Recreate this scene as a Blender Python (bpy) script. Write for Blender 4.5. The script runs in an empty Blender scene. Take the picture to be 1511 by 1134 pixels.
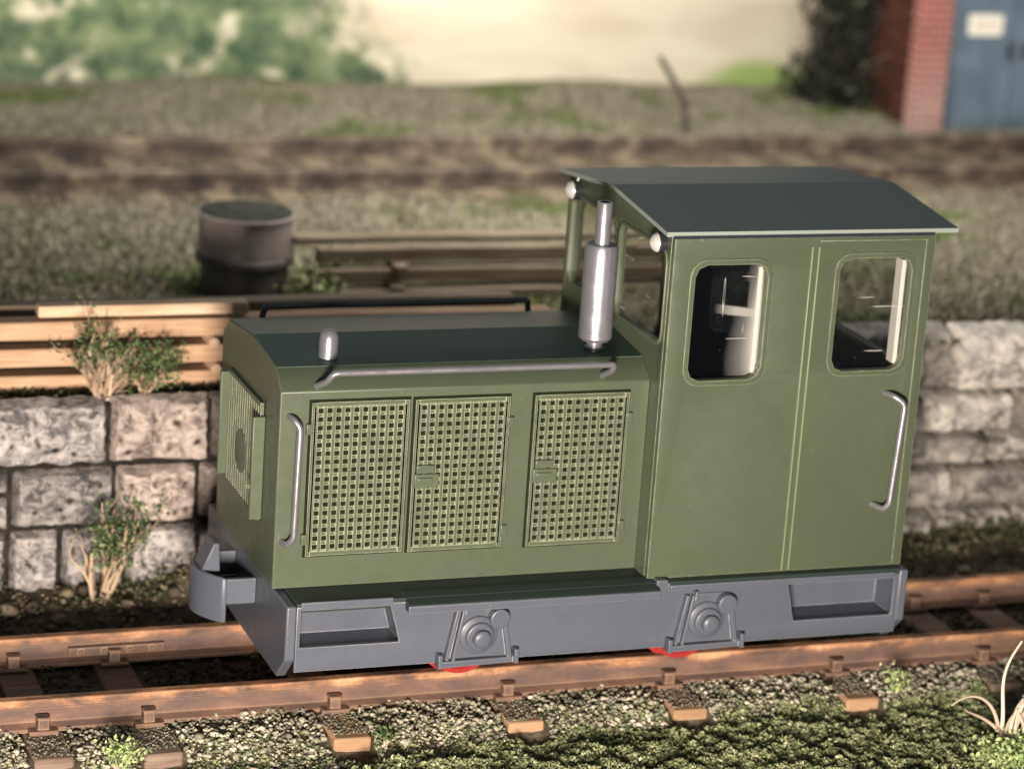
import bpy, bmesh, math, random
import numpy as np
from mathutils import Vector, Matrix, noise
random.seed(7); rng = np.random.default_rng(11)
S = bpy.context.scene
COL = S.collection
PI = math.pi

# ------------------------------------------------------------------ camera
def rotm(rx, roll, rz):
    return Matrix.Rotation(math.radians(rz), 4, 'Z') @ Matrix.Rotation(math.radians(rx), 4, 'X') @ Matrix.Rotation(math.radians(roll), 4, 'Z')
cam = bpy.data.objects.new('camera', bpy.data.cameras.new('camera')); COL.objects.link(cam)
cam.matrix_world = Matrix.Translation((-4.2795, -14.6413, 6.3986)) @ rotm(74.0767, 3.9969, -20.7967)
cam.data.sensor_width = 36; cam.data.lens = 4169.8 / 1511 * 36
cam.data.clip_start = .1; cam.data.clip_end = 300
cam.data.dof.use_dof = True; cam.data.dof.focus_distance = 16.3
cam.data.dof.aperture_fstop = cam.data.lens / 1000 / .16
S.camera = cam

# ------------------------------------------------------------------ world, lamps, exposure
w = bpy.data.worlds.new("World"); S.world = w; w.use_nodes = True
w.node_tree.nodes['Background'].inputs[0].default_value = (.78, .86, 1, 1)
w.node_tree.nodes['Background'].inputs[1].default_value = .105

def area(name, loc, target, size, power, color, sy=None):
    l = bpy.data.lights.new(name, 'AREA'); l.size = size; l.energy = power; l.color = color
    if sy: l.shape = 'RECTANGLE'; l.size_y = sy
    o = bpy.data.objects.new(name, l); COL.objects.link(o); o.location = loc
    o.rotation_euler = (Vector(target) - Vector(loc)).to_track_quat('-Z', 'Y').to_euler()
    return o
area('key_lamp', (-3.5, -13.0, 1.95), (1.9, .6, 1.0), 2.0, 5000, (1, .88, .76))
area('layout_lamp', (5, 7.2, 6.3), (6, 13.2, 1.0), 7, 620, (1, .94, .83), 2.4)
area('room_lamp', (4, 4.6, 5.6), (5.5, 11, 1.0), 6, 620, (1, .95, .86), 2.5)
S.view_settings.view_transform = 'Standard'; S.view_settings.look = 'None'
S.view_settings.exposure = 0; S.view_settings.gamma = 1
S.cycles.max_bounces = 8; S.cycles.transparent_max_bounces = 16; S.cycles.use_denoising = True

# ------------------------------------------------------------------ material helpers
class NT:
    def __init__(s, name):
        s.m = bpy.data.materials.new(name); s.m.use_nodes = True; s.t = s.m.node_tree; s.n = s.t.nodes
        s.b = s.n['Principled BSDF']; s.L = s.t.links
    def new(s, typ, **kw):
        n = s.n.new(typ)
        for k, v in kw.items(): setattr(n, k, v)
        return n
    def put(s, sock, val):
        if hasattr(val, 'is_output') or isinstance(val, bpy.types.NodeSocket): s.L.new(val, sock)
        elif isinstance(val, (tuple, list)) and len(val) == 3 and sock.type == 'RGBA': sock.default_value = (*val, 1)
        else: sock.default_value = val
    def coord(s, scale=(1, 1, 1), kind='Object'):
        c = s.new('ShaderNodeTexCoord'); mp = s.new('ShaderNodeMapping')
        s.L.new(c.outputs[kind], mp.inputs[0]); mp.inputs['Scale'].default_value = scale
        return mp.outputs[0]
    def pos(s, scale=(1, 1, 1)):
        c = s.new('ShaderNodeNewGeometry'); mp = s.new('ShaderNodeMapping')
        s.L.new(c.outputs['Position'], mp.inputs[0]); mp.inputs['Scale'].default_value = scale
        return mp.outputs[0]
    def noise(s, vec, scale=5, detail=4, rough=.55, dist=0):
        n = s.new('ShaderNodeTexNoise'); s.L.new(vec, n.inputs['Vector']); n.inputs['Scale'].default_value = scale
        n.inputs['Detail'].default_value = detail; n.inputs['Roughness'].default_value = rough; n.inputs['Distortion'].default_value = dist
        return n.outputs[0]
    def ramp(s, fac, stops):
        r = s.new('ShaderNodeValToRGB'); s.put(r.inputs[0], fac); e = r.color_ramp.elements
        while len(e) < len(stops): e.new(.5)
        for q, (p, c) in zip(e, stops):
            q.position = p; q.color = (c, c, c, 1) if isinstance(c, (int, float)) else (*c, 1)
        return r.outputs[0]
    def mix(s, fac, a, b, mode='MIX'):
        m = s.new('ShaderNodeMix', data_type='RGBA', blend_type=mode)
        s.put(m.inputs[0], fac); s.put(m.inputs[6], a); s.put(m.inputs[7], b)
        return m.outputs[2]
    def math(s, op, a, b=None, clamp=False):
        m = s.new('ShaderNodeMath', operation=op, use_clamp=clamp); s.put(m.inputs[0], a)
        if b is not None: s.put(m.inputs[1], b)
        return m.outputs[0]
    def bump(s, h, strength=.3, dist=.01):
        b = s.new('ShaderNodeBump'); s.L.new(h, b.inputs['Height']); b.inputs['Strength'].default_value = strength
        b.inputs['Distance'].default_value = dist; s.L.new(b.outputs[0], s.b.inputs['Normal'])
    def edge(s, rad=.012, lo=.80, hi=.99):
        bv = s.new('ShaderNodeBevel', samples=6); bv.inputs[0].default_value = rad
        g = s.new('ShaderNodeNewGeometry'); d = s.new('ShaderNodeVectorMath', operation='DOT_PRODUCT')
        s.L.new(bv.outputs[0], d.inputs[0]); s.L.new(g.outputs['Normal'], d.inputs[1])
        return s.ramp(d.outputs['Value'], [(lo, 1.), (hi, 0.)])
    def out(s, col, rough=.5, metal=0, spec=None):
        s.put(s.b.inputs['Base Color'], col); s.put(s.b.inputs['Roughness'], rough); s.put(s.b.inputs['Metallic'], metal)
        if spec is not None: s.b.inputs['Specular IOR Level'].default_value = spec
        return s.m

def painted(name, col, glint_wear, rough=.42, rv=.085, var=.12, edge=.012, speck=True, wamt=.75, metal=0, spec=.5):
    t = NT(name); p = t.coord()
    n1 = t.noise(p, 2.5, 5, .6)
    c = t.mix(t.ramp(n1, [(.3, 0), (.75, var * 3)]), col, tuple(min(1, v * 1.3 + .008) for v in col))
    if edge:
        e = t.edge(edge); e = t.math('MULTIPLY', e, t.ramp(t.noise(p, 14, 3), [(.32, .35), (.6, 1)]))
        c = t.mix(t.math('MULTIPLY', e, wamt), c, glint_wear)  # bright edge glints put into the colour, along with worn paint
    if speck:
        sp = t.ramp(t.noise(p, 55, 2, .5), [(.785, 0), (.82, .5)])
        c = t.mix(sp, c, glint_wear)
    r = t.ramp(t.noise(p, 9, 5, .7), [(.3, rough - rv*.8), (.7, rough + rv*1.2)])
    t.bump(t.noise(p, 160, 3, .6), .12, .003)
    return t.out(c, r, metal, spec)

M = {}
M['green'] = painted('green_paint', (.074, .093, .056), (.62, .64, .42), .38, var=.05)
M['roof'] = painted('cab_roof_paint', (.26, .30, .265), (.45, .48, .48), .46, rv=.012, var=.01, edge=.01, wamt=.4, spec=.35)
M['deck'] = painted('deck_paint', (.026, .040, .036), (.3, .35, .3), .45, rv=.02, var=.02, edge=.006, wamt=.3, spec=.3)
M['mesh_green'] = painted('mesh_green_paint', (.082, .102, .062), (.86, .86, .62), .34, edge=.0045, wamt=1.0, var=.04)
M['dark_green'] = painted('roof_paint', (.038, .072, .050), (.36, .40, .36), .45, rv=.012, var=.01, spec=.3, edge=.01, wamt=.4)
M['grey'] = painted('blue_grey_paint', (.088, .098, .124), (.66, .64, .66), .38, var=.04, edge=.011, wamt=.6)
M['silver'] = painted('silver_paint', (.36, .35, .385), (.8, .78, .75), .30, edge=.008, wamt=.4, metal=.7)
M['worn_green'] = painted('worn_green_edge', (.20, .225, .13), (.75, .75, .5), .4, edge=.004)
M['red'] = painted('red_plastic', (.30, .024, .022), (.7, .1, .08), .35, edge=0, speck=False)
M['black'] = painted('black_plastic', (.018, .022, .028), (.25, .25, .27), .3, edge=.008, wamt=.35, speck=False)
M['interior'] = painted('interior_dark_plastic', (.035, .04, .045), (.2, .2, .2), .5, edge=.0)
M['frosted'] = NT('glazing_edge').out((.80, .77, .72), .3)

def glass():
    t = NT('clear_plastic'); p = t.coord((1, 1, 1))
    t.b.inputs['Base Color'].default_value = (.8, .8, .8, 1)
    n = t.n; o = n['Material Output']; n.remove(t.b)
    tr = t.new('ShaderNodeBsdfTransparent'); tr.inputs[0].default_value = (.93, .93, .92, 1)
    gl = t.new('ShaderNodeBsdfGlossy'); gl.inputs['Roughness'].default_value = .08
    df = t.new('ShaderNodeBsdfDiffuse'); df.inputs[0].default_value = (.75, .75, .73, 1)
    # fine scratches in the plastic
    w1 = t.coord((1, 1, 1)); mp = t.new('ShaderNodeMapping'); mp.inputs['Rotation'].default_value = (0, .55, 0); mp.inputs['Scale'].default_value = (.6, 1, 9)
    t.L.new(w1, mp.inputs[0]); sc = t.ramp(t.noise(mp.outputs[0], 3.1, 2, .4), [(.715, 0), (.73, .4), (.745, 0)])
    mp2 = t.new('ShaderNodeMapping'); mp2.inputs['Rotation'].default_value = (0, -.2, 0); mp2.inputs['Scale'].default_value = (14, 1, .7)
    t.L.new(w1, mp2.inputs[0]); sc2 = t.ramp(t.noise(mp2.outputs[0], 2.3, 2, .4), [(.715, 0), (.735, .4), (.75, 0)])
    sp = t.ramp(t.noise(w1, 60, 2, .5), [(.74, .0), (.82, .15)])
    s = t.math('ADD', t.math('ADD', sc, sc2, True), sp, True)
    fr = t.new('ShaderNodeLayerWeight'); fr.inputs[0].default_value = .5; frs = t.ramp(fr.outputs['Facing'], [(.0, .035), (.6, .07), (1, .7)])
    m1 = t.new('ShaderNodeMixShader'); t.L.new(frs, m1.inputs[0]); t.L.new(tr.outputs[0], m1.inputs[1]); t.L.new(gl.outputs[0], m1.inputs[2])
    m2 = t.new('ShaderNodeMixShader'); t.L.new(s, m2.inputs[0]); t.L.new(m1.outputs[0], m2.inputs[1]); t.L.new(df.outputs[0], m2.inputs[2])
    t.L.new(m2.outputs[0], o.inputs[0]); return t.m
M['glass'] = glass()

def rust():
    t = NT('rusty_rail'); p = t.pos((1, 1, 1)); ps = t.pos((.8, 2, 2.2))
    a = t.ramp(t.noise(ps, 3.6, 5, .6, .3), [(.36, (.10, .060, .045)), (.45, (.22, .115, .07)), (.54, (.42, .20, .10)), (.66, (.68, .37, .20))])
    b = t.ramp(t.noise(p, 30, 4, .6), [(.35, .55), (.65, 1.1)])
    c = t.mix(.45, a, b, 'MULTIPLY')
    sx_ = t.new('ShaderNodeSeparateXYZ'); t.L.new(p, sx_.inputs[0])
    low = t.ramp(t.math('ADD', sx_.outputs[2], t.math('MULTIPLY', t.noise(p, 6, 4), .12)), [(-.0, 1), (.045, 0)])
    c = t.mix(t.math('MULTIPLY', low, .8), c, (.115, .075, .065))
    c = t.mix(t.math('MULTIPLY', t.edge(.025), .4), c, (.66, .42, .25))
    t.bump(t.noise(p, 45, 5, .7), .5, .012)
    return t.out(c, .62, 0, .4)
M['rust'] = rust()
def rust_far():
    t = NT('dull_rusty_rail'); p = t.pos()
    c = t.ramp(t.noise(p, 3, 5, .6), [(.36, (.035, .026, .021)), (.52, (.095, .068, .052)), (.66, (.24, .19, .13))])
    return t.out(c, .8)
M['rust_far'] = rust_far()
def wood(name, a, b, c3, sc=1):
    t = NT(name); p = t.coord((.35, 5, 5))
    n1 = t.noise(p, 6 * sc, 6, .65, .4)
    c = t.ramp(n1, [(.3, a), (.5, b), (.72, c3)])
    d = t.noise(t.coord((1, 1, 1)), 2.2, 4)
    c = t.mix(t.ramp(d, [(.4, 0.), (.75, .5)]), c, a)
    t.bump(n1, .5, .01); return t.out(c, .7, 0, .3)
M['timber'] = wood('fresh_timber', (.36, .21, .12), (.55, .35, .22), (.68, .49, .33))
M['timber_pale'] = wood('pale_timber', (.50, .32, .19), (.70, .50, .34), (.80, .63, .46))
M['timber_old'] = wood('weathered_timber', (.10, .075, .05), (.19, .145, .10), (.28, .23, .16))
M['sleeper'] = wood('sleeper_wood', (.13, .085, .062), (.23, .16, .12), (.33, .25, .19))
M['sleeper_end'] = wood('sleeper_end_wood', (.30, .175, .095), (.42, .255, .145), (.52, .34, .21))

def stone(name, dark, mid, light, sc=1.):
    t = NT(name); p = t.pos()
    g = t.new('ShaderNodeNewGeometry')
    n1 = t.noise(p, 4 * sc, 6, .62, .5); n2 = t.noise(t.pos((1, 1, 1.5)), 11 * sc, 7, .68, .9)
    c = t.ramp(n1, [(.34, dark), (.5, mid), (.66, light)])
    dry = t.ramp(n2, [(.47, 0), (.56, .92)])
    c = t.mix(t.math('MULTIPLY', dry, .6), c, light)
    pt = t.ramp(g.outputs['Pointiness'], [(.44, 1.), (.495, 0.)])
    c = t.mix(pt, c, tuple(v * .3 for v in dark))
    ta = t.new('ShaderNodeAttribute', attribute_name='tint'); c = t.mix(1., c, t.ramp(ta.outputs['Fac'], [(0, .62), (1, 1.25)]), 'MULTIPLY')
    t.bump(t.mix(.5, n2, n1), .9, .05); return t.out(c, .85, 0, .25)
M['stone'] = stone('grey_stone', (.06, .056, .06), (.20, .185, .185), (.54, .49, .46))
M['stone_warm'] = stone('warm_stone', (.11, .085, .075), (.33, .265, .235), (.68, .58, .51))
M['stone_right'] = stone('layered_stone', (.09, .085, .078), (.30, .28, .26), (.66, .61, .54), .8)

def soil(name, a, b, c, sc=1):
    t = NT(name); p = t.pos()
    n1 = t.noise(p, 9 * sc, 8, .7); col = t.ramp(n1, [(.35, a), (.5, b), (.68, c)])
    t.bump(t.noise(p, 40 * sc, 6, .7), .8, .03); return t.out(col, .95, 0, .1)
M['soil'] = soil('dark_soil', (.06, .05, .034), (.13, .11, .075), (.22, .19, .135))
def upper_mat():
    t = NT('dry_turf'); p = t.pos()
    n = t.noise(t.pos((1, 1.6, 1)), .9, 4, .6)
    base = t.ramp(t.noise(p, 16, 7, .72), [(.35, (.10, .09, .062)), (.5, (.24, .22, .165)), (.65, (.42, .38, .30))])
    gr = t.ramp(t.noise(p, 18, 6, .7), [(.35, (.035, .05, .015)), (.65, (.15, .19, .07))])
    c = t.mix(t.ramp(n, [(.52, 0), (.62, .8)]), base, gr)
    t.bump(t.noise(p, 28, 6, .7), 1, .05); return t.out(c, .95, 0, .1)
M['turf'] = upper_mat()

def tinted(name, stops, rough=.8, trans=0, spec=.2):
    t = NT(name); a = t.new('ShaderNodeAttribute', attribute_name='tint')
    c = t.ramp(a.outputs['Fac'], stops)
    if trans: t.b.inputs['Subsurface Weight'].default_value = 0
    return t.out(c, rough, 0, spec)
M['pebble'] = tinted('pebbles', [(0, (.13, .125, .09)), (.3, (.26, .25, .18)), (.55, (.42, .38, .29)), (.8, (.60, .53, .41)), (1, (.82, .74, .60))])
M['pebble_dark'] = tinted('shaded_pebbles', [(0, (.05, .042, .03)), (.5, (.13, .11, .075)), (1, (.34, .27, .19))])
M['moss'] = tinted('moss', [(0, (.08, .10, .045)), (.4, (.19, .225, .10)), (.75, (.34, .36, .19)), (1, (.58, .57, .36))])
M['olive'] = tinted('olive_flock', [(0, (.03, .04, .015)), (.5, (.085, .105, .04)), (1, (.21, .22, .12))])
M['leaf'] = tinted('shrub_leaves', [(0, (.03, .055, .022)), (.5, (.075, .125, .05)), (.85, (.16, .22, .085)), (1, (.33, .38, .16))])
M['leaf_pale'] = tinted('pale_weed_leaves', [(0, (.16, .25, .08)), (.5, (.36, .46, .18)), (1, (.62, .66, .36))])
M['leaf_dark'] = tinted('dark_bush_leaves', [(0, (.012, .016, .010)), (.6, (.04, .045, .03)), (1, (.12, .13, .09))])
M['blade'] = tinted('dry_grass', [(0, (.13, .12, .08)), (.4, (.27, .25, .18)), (.75, (.42, .385, .29)), (.76, (.10, .14, .045)), (1, (.22, .27, .10))])
M['twig'] = tinted('dry_twigs', [(0, (.28, .19, .12)), (1, (.66, .50, .36))])
M['twig_pale'] = tinted('pale_roots', [(0, (.42, .33, .24)), (1, (.80, .68, .54))])
M['bark'] = tinted('dark_bark', [(0, (.04, .035, .03)), (1, (.12, .10, .08))])

def brick():
    t = NT('red_brick'); p = t.coord((1, 1, 1))
    c = t.new('ShaderNodeSeparateXYZ'); t.L.new(p, c.inputs[0]); cb = t.new('ShaderNodeCombineXYZ')
    t.L.new(t.math('ADD', c.outputs[0], c.outputs[1]), cb.inputs[0]); t.L.new(c.outputs[2], cb.inputs[1])
    b = t.new('ShaderNodeTexBrick'); t.L.new(cb.outputs[0], b.inputs[0])
    b.inputs['Color1'].default_value = (.33, .075, .06, 1); b.inputs['Color2'].default_value = (.24, .06, .05, 1)
    b.inputs['Mortar'].default_value = (.42, .30, .27, 1); b.inputs['Scale'].default_value = 1
    b.inputs['Brick Width'].default_value = .17; b.inputs['Row Height'].default_value = .085; b.inputs['Mortar Size'].default_value = .010
    # lime bloom rising from the foot of the wall
    bl = t.math('MULTIPLY', t.ramp(c.outputs[2], [(.0, .6), (1, 0)]), t.ramp(t.noise(p, 7, 5), [(.3, .5), (.6, 1)]))
    col = t.mix(bl, b.outputs[0], (.62, .50, .45))
    t.bump(b.outputs[1], -.4, .01)
    return t.out(col, .85, 0, .2)
M['brick'] = brick()
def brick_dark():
    t = NT('shaded_brick'); c = t.ramp(t.noise(t.coord((1, 1, 3)), 4, 5), [(.35, (.035, .014, .010)), (.65, (.11, .045, .032))])  # shade on the side wall put into a darker brick colour
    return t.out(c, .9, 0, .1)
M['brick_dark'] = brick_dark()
def bluedoor():
    t = NT('blue_steel'); p = t.coord()
    c = t.ramp(t.noise(p, 3, 5, .6), [(.3, (.085, .125, .17)), (.7, (.155, .205, .265))])
    return t.out(c, .55)
M['blue'] = bluedoor()
M['white'] = painted('white_enamel', (.82, .78, .70), (.9, .85, .75), .4, edge=0, speck=False)
M['lens'] = painted('silvered_lens', (.62, .60, .57), (.8, .8, .8), .25, edge=0, speck=False, metal=.3)
M['faint_ink'] = painted('faded_lettering', (.55, .42, .33), (.6, .5, .4), .6, edge=0, speck=False)
def tin(name, a, b):
    t = NT(name); p = t.coord((1, 1, 1)); c = t.ramp(t.noise(p, 4, 6, .65), [(.3, a), (.7, b)])
    t.bump(t.noise(p, 30, 5, .6), .25, .01); return t.out(c, .5, .25, .4)
M['tin'] = tin('greyed_tin', (.26, .21, .20), (.44, .38, .36))
M['lid'] = soil('dark_lid', (.03, .032, .028), (.045, .047, .042), (.07, .072, .065))
M['tin_dark'] = tin('sooty_tin', (.055, .05, .045), (.13, .12, .11))

def backdrop_mat():
    t = NT('painted_backdrop'); p = t.pos(); s = t.new('ShaderNodeSeparateXYZ'); t.L.new(p, s.inputs[0])
    X, Z = s.outputs[0], s.outputs[2]
    cream = t.ramp(t.noise(t.pos((.5, 1, 1.8)), 1.5, 4, .5, .4), [(.35, (.66, .57, .44)), (.65, (.80, .73, .58))])
    n1 = t.noise(p, 2.1, 5, .6); n2 = t.noise(p, 1.7, 5, .6)
    fol = t.ramp(t.noise(p, 3.4, 5, .6), [(.30, (.04, .07, .042)), (.46, (.10, .145, .085)), (.60, (.20, .25, .13)), (.76, (.34, .36, .25))])
    # edge of the painted trees, ragged
    e = t.math('ADD', t.math('MULTIPLY', n1, 3.6), t.math('MULTIPLY', X, -1.0))
    e = t.math('ADD', e, t.math('MULTIPLY', Z, -.7))
    mask = t.ramp(t.math('ADD', t.math('MULTIPLY', e, .6), 2.85), [(.30, 0), (.75, 1)])
    gaps = t.ramp(n2, [(.57, 1), (.68, 0)])
    c = t.mix(t.math('MULTIPLY', mask, gaps), cream, fol)
    # blob of meadow green low on the right
    gx = t.math('SUBTRACT', X, 9.15); gx = t.math('MULTIPLY', gx, gx)
    gz = t.math('SUBTRACT', Z, 1.12); gz = t.math('MULTIPLY', t.math('MULTIPLY', gz, gz), 5.5)
    g = t.ramp(t.math('ADD', t.math('ADD', gx, gz), t.math('MULTIPLY', n1, .35)), [(.35, .95), (.85, 0)])
    c = t.mix(g, c, (.30, .42, .12))
    c = t.mix(t.ramp(t.math('ADD', Z, t.math('MULTIPLY', n1, .8)), [(3.3, 0), (4.6, 1)]) if False else t.math('MULTIPLY', t.math('SUBTRACT', t.math('ADD', Z, n1), 4.2), .7, True), c, (.20, .27, .31))  # unseen upper part turned blue-grey to tone reflections on hood and roof
    return t.out(c, .9, 0, .1)
M['backdrop'] = backdrop_mat()

# ------------------------------------------------------------------ geometry helpers
class MB:
    def __init__(s): s.v = []; s.f = []; s.t = []
    def add(s, vs, fs, tint=.5):
        o = len(s.v); s.v += [tuple(v) for v in vs]; s.f += [tuple(i + o for i in f) for f in fs]; s.t += [tint] * len(vs); return s
    def box(s, x0, x1, y0, y1, z0, z1, tint=.5):
        return s.add([(x0,y0,z0),(x1,y0,z0),(x1,y1,z0),(x0,y1,z0),(x0,y0,z1),(x1,y0,z1),(x1,y1,z1),(x0,y1,z1)],
                     [(0,3,2,1),(4,5,6,7),(0,1,5,4),(1,2,6,5),(2,3,7,6),(3,0,4,7)], tint)
    def prism(s, poly, axis, a0, a1):
        def P(p, a):
            return {'x': (a, p[0], p[1]), 'y': (p[0], a, p[1]), 'z': (p[0], p[1], a)}[axis]
        n = len(poly); vs = [P(p, a0) for p in poly] + [P(p, a1) for p in poly]
        fs = [tuple(range(n)), tuple(range(2*n-1, n-1, -1))] + [(i, i+n, (i+1) % n + n, (i+1) % n) for i in range(n)]
        return s.add(vs, fs)
    def tube(s, pts, r, n=10, tint=.5, cap=True):
        pts = [Vector(p) for p in pts]; rr = r if isinstance(r, (list, tuple)) else [r] * len(pts)
        vs = []; fs = []; up = None
        for i, p in enumerate(pts):
            d = (pts[min(i+1, len(pts)-1)] - pts[max(i-1, 0)]).normalized()
            if up is None: up = d.orthogonal().normalized()
            a = (up - d * up.dot(d)).normalized(); up = a; b = d.cross(a)
            for k in range(n):
                q = 2*PI*k/n; vs.append(p + (a*math.cos(q) + b*math.sin(q)) * rr[i])
        for i in range(len(pts)-1):
            for k in range(n):
                k2 = (k+1) % n; fs.append((i*n+k, i*n+k2, (i+1)*n+k2, (i+1)*n+k))
        if cap: fs += [tuple(range(n-1, -1, -1)), tuple(range((len(pts)-1)*n, len(pts)*n))]
        return s.add(vs, fs, tint)
    def lathe(s, prof, c, axis='z', n=32):
        vs = []; fs = []
        for (r, h) in prof:
            for k in range(n):
                q = 2*PI*k/n; a, b = r*math.cos(q), r*math.sin(q)
                vs.append({'z': (c[0]+a, c[1]+b, c[2]+h), 'y': (c[0]+a, c[1]+h, c[2]+b), 'x': (c[0]+h, c[1]+a, c[2]+b)}[axis])
        for i in range(len(prof)-1):
            for k in range(n):
                k2 = (k+1) % n; fs.append((i*n+k, i*n+k2, (i+1)*n+k2, (i+1)*n+k))
        fs += [tuple(range(n-1, -1, -1)), tuple(range((len(prof)-1)*n, len(prof)*n))]
        return s.add(vs, fs)
    def build(s, name, mat, parent=None, bevel=0, seg=2, smooth=True, normals=True, sharp=38):
        me = bpy.data.meshes.new(name); me.from_pydata(s.v, [], s.f)
        if normals and len(s.f) < 60000:
            bm = bmesh.new(); bm.from_mesh(me); bmesh.ops.recalc_face_normals(bm, faces=bm.faces); bm.to_mesh(me); bm.free()
        at = me.attributes.new('tint', 'FLOAT', 'POINT'); at.data.foreach_set('value', s.t)
        return link(name, me, mat, parent, bevel, seg, smooth, sharp)
def link(name, me, mat, parent=None, bevel=0, seg=2, smooth=True, sharp=38):
    if smooth:
        me.shade_smooth()
        try: me.set_sharp_from_angle(angle=math.radians(sharp))
        except Exception: pass
    me.materials.clear(); me.materials.append(mat)
    o = bpy.data.objects.new(name, me); COL.objects.link(o)
    if parent:
        o.parent = parent; o.matrix_parent_inverse = Matrix.Identity(4)
        if parent.get('_origin'): pass
    if bevel:
        b = o.modifiers.new('bevel', 'BEVEL'); b.width = bevel; b.segments = seg; b.limit_method = 'ANGLE'; b.angle_limit = math.radians(35); b.harden_normals = False
    return o
def tag(o, label=None, cat=None, group=None, kind=None):
    if label: o['label'] = label
    if cat: o['category'] = cat
    if group: o['group'] = group
    if kind: o['kind'] = kind
    return o
def empty(name, loc=(0, 0, 0)):
    o = bpy.data.objects.new(name, None); COL.objects.link(o); o.location = loc; o.empty_display_size = .1; return o
def plate(name, outer, holes, axis, a, th, mat, parent=None, bev=.006):
    """flat sheet with real openings; outer/holes are 2-D loops; axis 'y': (x,z) loops, 'x': (y,z) loops; th = thickness"""
    cu = bpy.data.curves.new(name, 'CURVE'); cu.dimensions = '2D'; cu.fill_mode = 'BOTH'
    cu.extrude = th/2 - bev; cu.bevel_depth = bev; cu.bevel_resolution = 1; cu.offset = -bev
    for lp in [outer] + holes:
        sp = cu.splines.new('POLY'); sp.points.add(len(lp)-1)
        for q, p in zip(sp.points, lp): q.co = (p[0], p[1], 0, 1)
        sp.use_cyclic_u = True
    tmp = bpy.data.objects.new('tmp', cu); COL.objects.link(tmp)
    dg = bpy.context.evaluated_depsgraph_get()
    me = bpy.data.meshes.new_from_object(tmp.evaluated_get(dg)); bpy.data.objects.remove(tmp); me.name = name
    for v in me.vertices:
        x, y, z = v.co
        v.co = (x, a - z, y) if axis == 'y' else (a + z, x, y)
    bm = bmesh.new(); bm.from_mesh(me); bmesh.ops.remove_doubles(bm, verts=bm.verts, dist=1e-5)
    bmesh.ops.recalc_face_normals(bm, faces=bm.faces); bm.to_mesh(me); bm.free()
    return link(name, me, mat, parent)
def rrect(x0, x1, z0, z1, r, n=4):
    o = []
    for cx, cz, a0 in ((x1-r, z1-r, 0), (x0+r, z1-r, 90), (x0+r, z0+r, 180), (x1-r, z0+r, 270)):
        for k in range(n+1):
            a = math.radians(a0 + 90*k/n); o.append((cx + r*math.cos(a), cz + r*math.sin(a)))
    return o
def fillet(pts, r=.03, n=5):
    pts = [Vector(p) for p in pts]; o = [pts[0]]
    for i in range(1, len(pts)-1):
        a, b, c = pts[i-1], pts[i], pts[i+1]; rr = min(r, (a-b).length*.45, (c-b).length*.45)
        p, q = b + (a-b).normalized()*rr, b + (c-b).normalized()*rr
        for k in range(n+1):
            t = k/n; o.append(p*(1-t)**2 + b*2*t*(1-t) + q*t*t)
    return o + [pts[-1]]

# ------------------------------------------------------------------ terrain
def sm(a, b, x): t = max(0, min(1, (x-a)/(b-a))); return t*t*(3-2*t)
def nz(x, y, z=0, s=1.): return noise.noise(Vector((x*s, y*s, z)))
def Hn(x, y):
    h = -.215 + .02*nz(x, y, 0, 3) + .012*nz(x, y, 5, 9)
    h -= .075*sm(.10, -.12, y)
    h += .10*sm(1.75, 2.4, y) + .02*sm(.05, -.5, y) * (1 + 1.5*nz(x, y, 3, 1.2))
    h += .13 * math.exp(-((x-.12)**2/.09 + (y-2.35)**2/.10))
    return h
def Hu(x, y):
    h = 1.06 + .22*sm(3.2, 5.6, x)*(1-sm(4.5, 8, y)) + .03*nz(x, y, 2, .8) + .02*nz(x, y, 4, 3)
    h += .10*sm(10.9, 12.6, y) * (1 + .6*nz(x, 0, 9, .5)) - .03*sm(7.8, 8.6, y)*(1-sm(10.5, 11, y))
    return h
def sheet(name, x0, x1, y0, y1, nx, ny, H, mat, label=None):
    xs = np.linspace(x0, x1, nx); ys = np.linspace(y0, y1, ny); b = MB()
    b.v = [(x, y, H(x, y)) for y in ys for x in xs]; b.t = [.5]*len(b.v)
    b.f = [(j*nx+i, j*nx+i+1, (j+1)*nx+i+1, (j+1)*nx+i) for j in range(ny-1) for i in range(nx-1)]
    return tag(b.build(name, mat, normals=False), kind='structure')
sheet('ground', -8, 14, -6, 2.75, 300, 150, Hn, M['soil'])
sheet('terrain', -8, 22, 2.78, 15, 260, 130, Hu, M['turf'])
b = MB()
pts = [(-30, 14.6), (-6, 14.0), (4, 13.7), (14, 13.7), (30, 15)]
for (x, y) in pts: b.v += [(x, y, -.5), (x, y, 9)]; b.t += [.5, .5]
b.v += [(x, y+.05, z) for (x, y) in pts for z in (-.5, 9)]; b.t += [.5]*10
b.f = [(2*i, 2*i+2, 2*i+3, 2*i+1) for i in range(4)] + [(10+2*i, 11+2*i, 13+2*i, 12+2*i) for i in range(4)]
tag(b.build('sky_backdrop', M['backdrop']), kind='structure')

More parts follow.
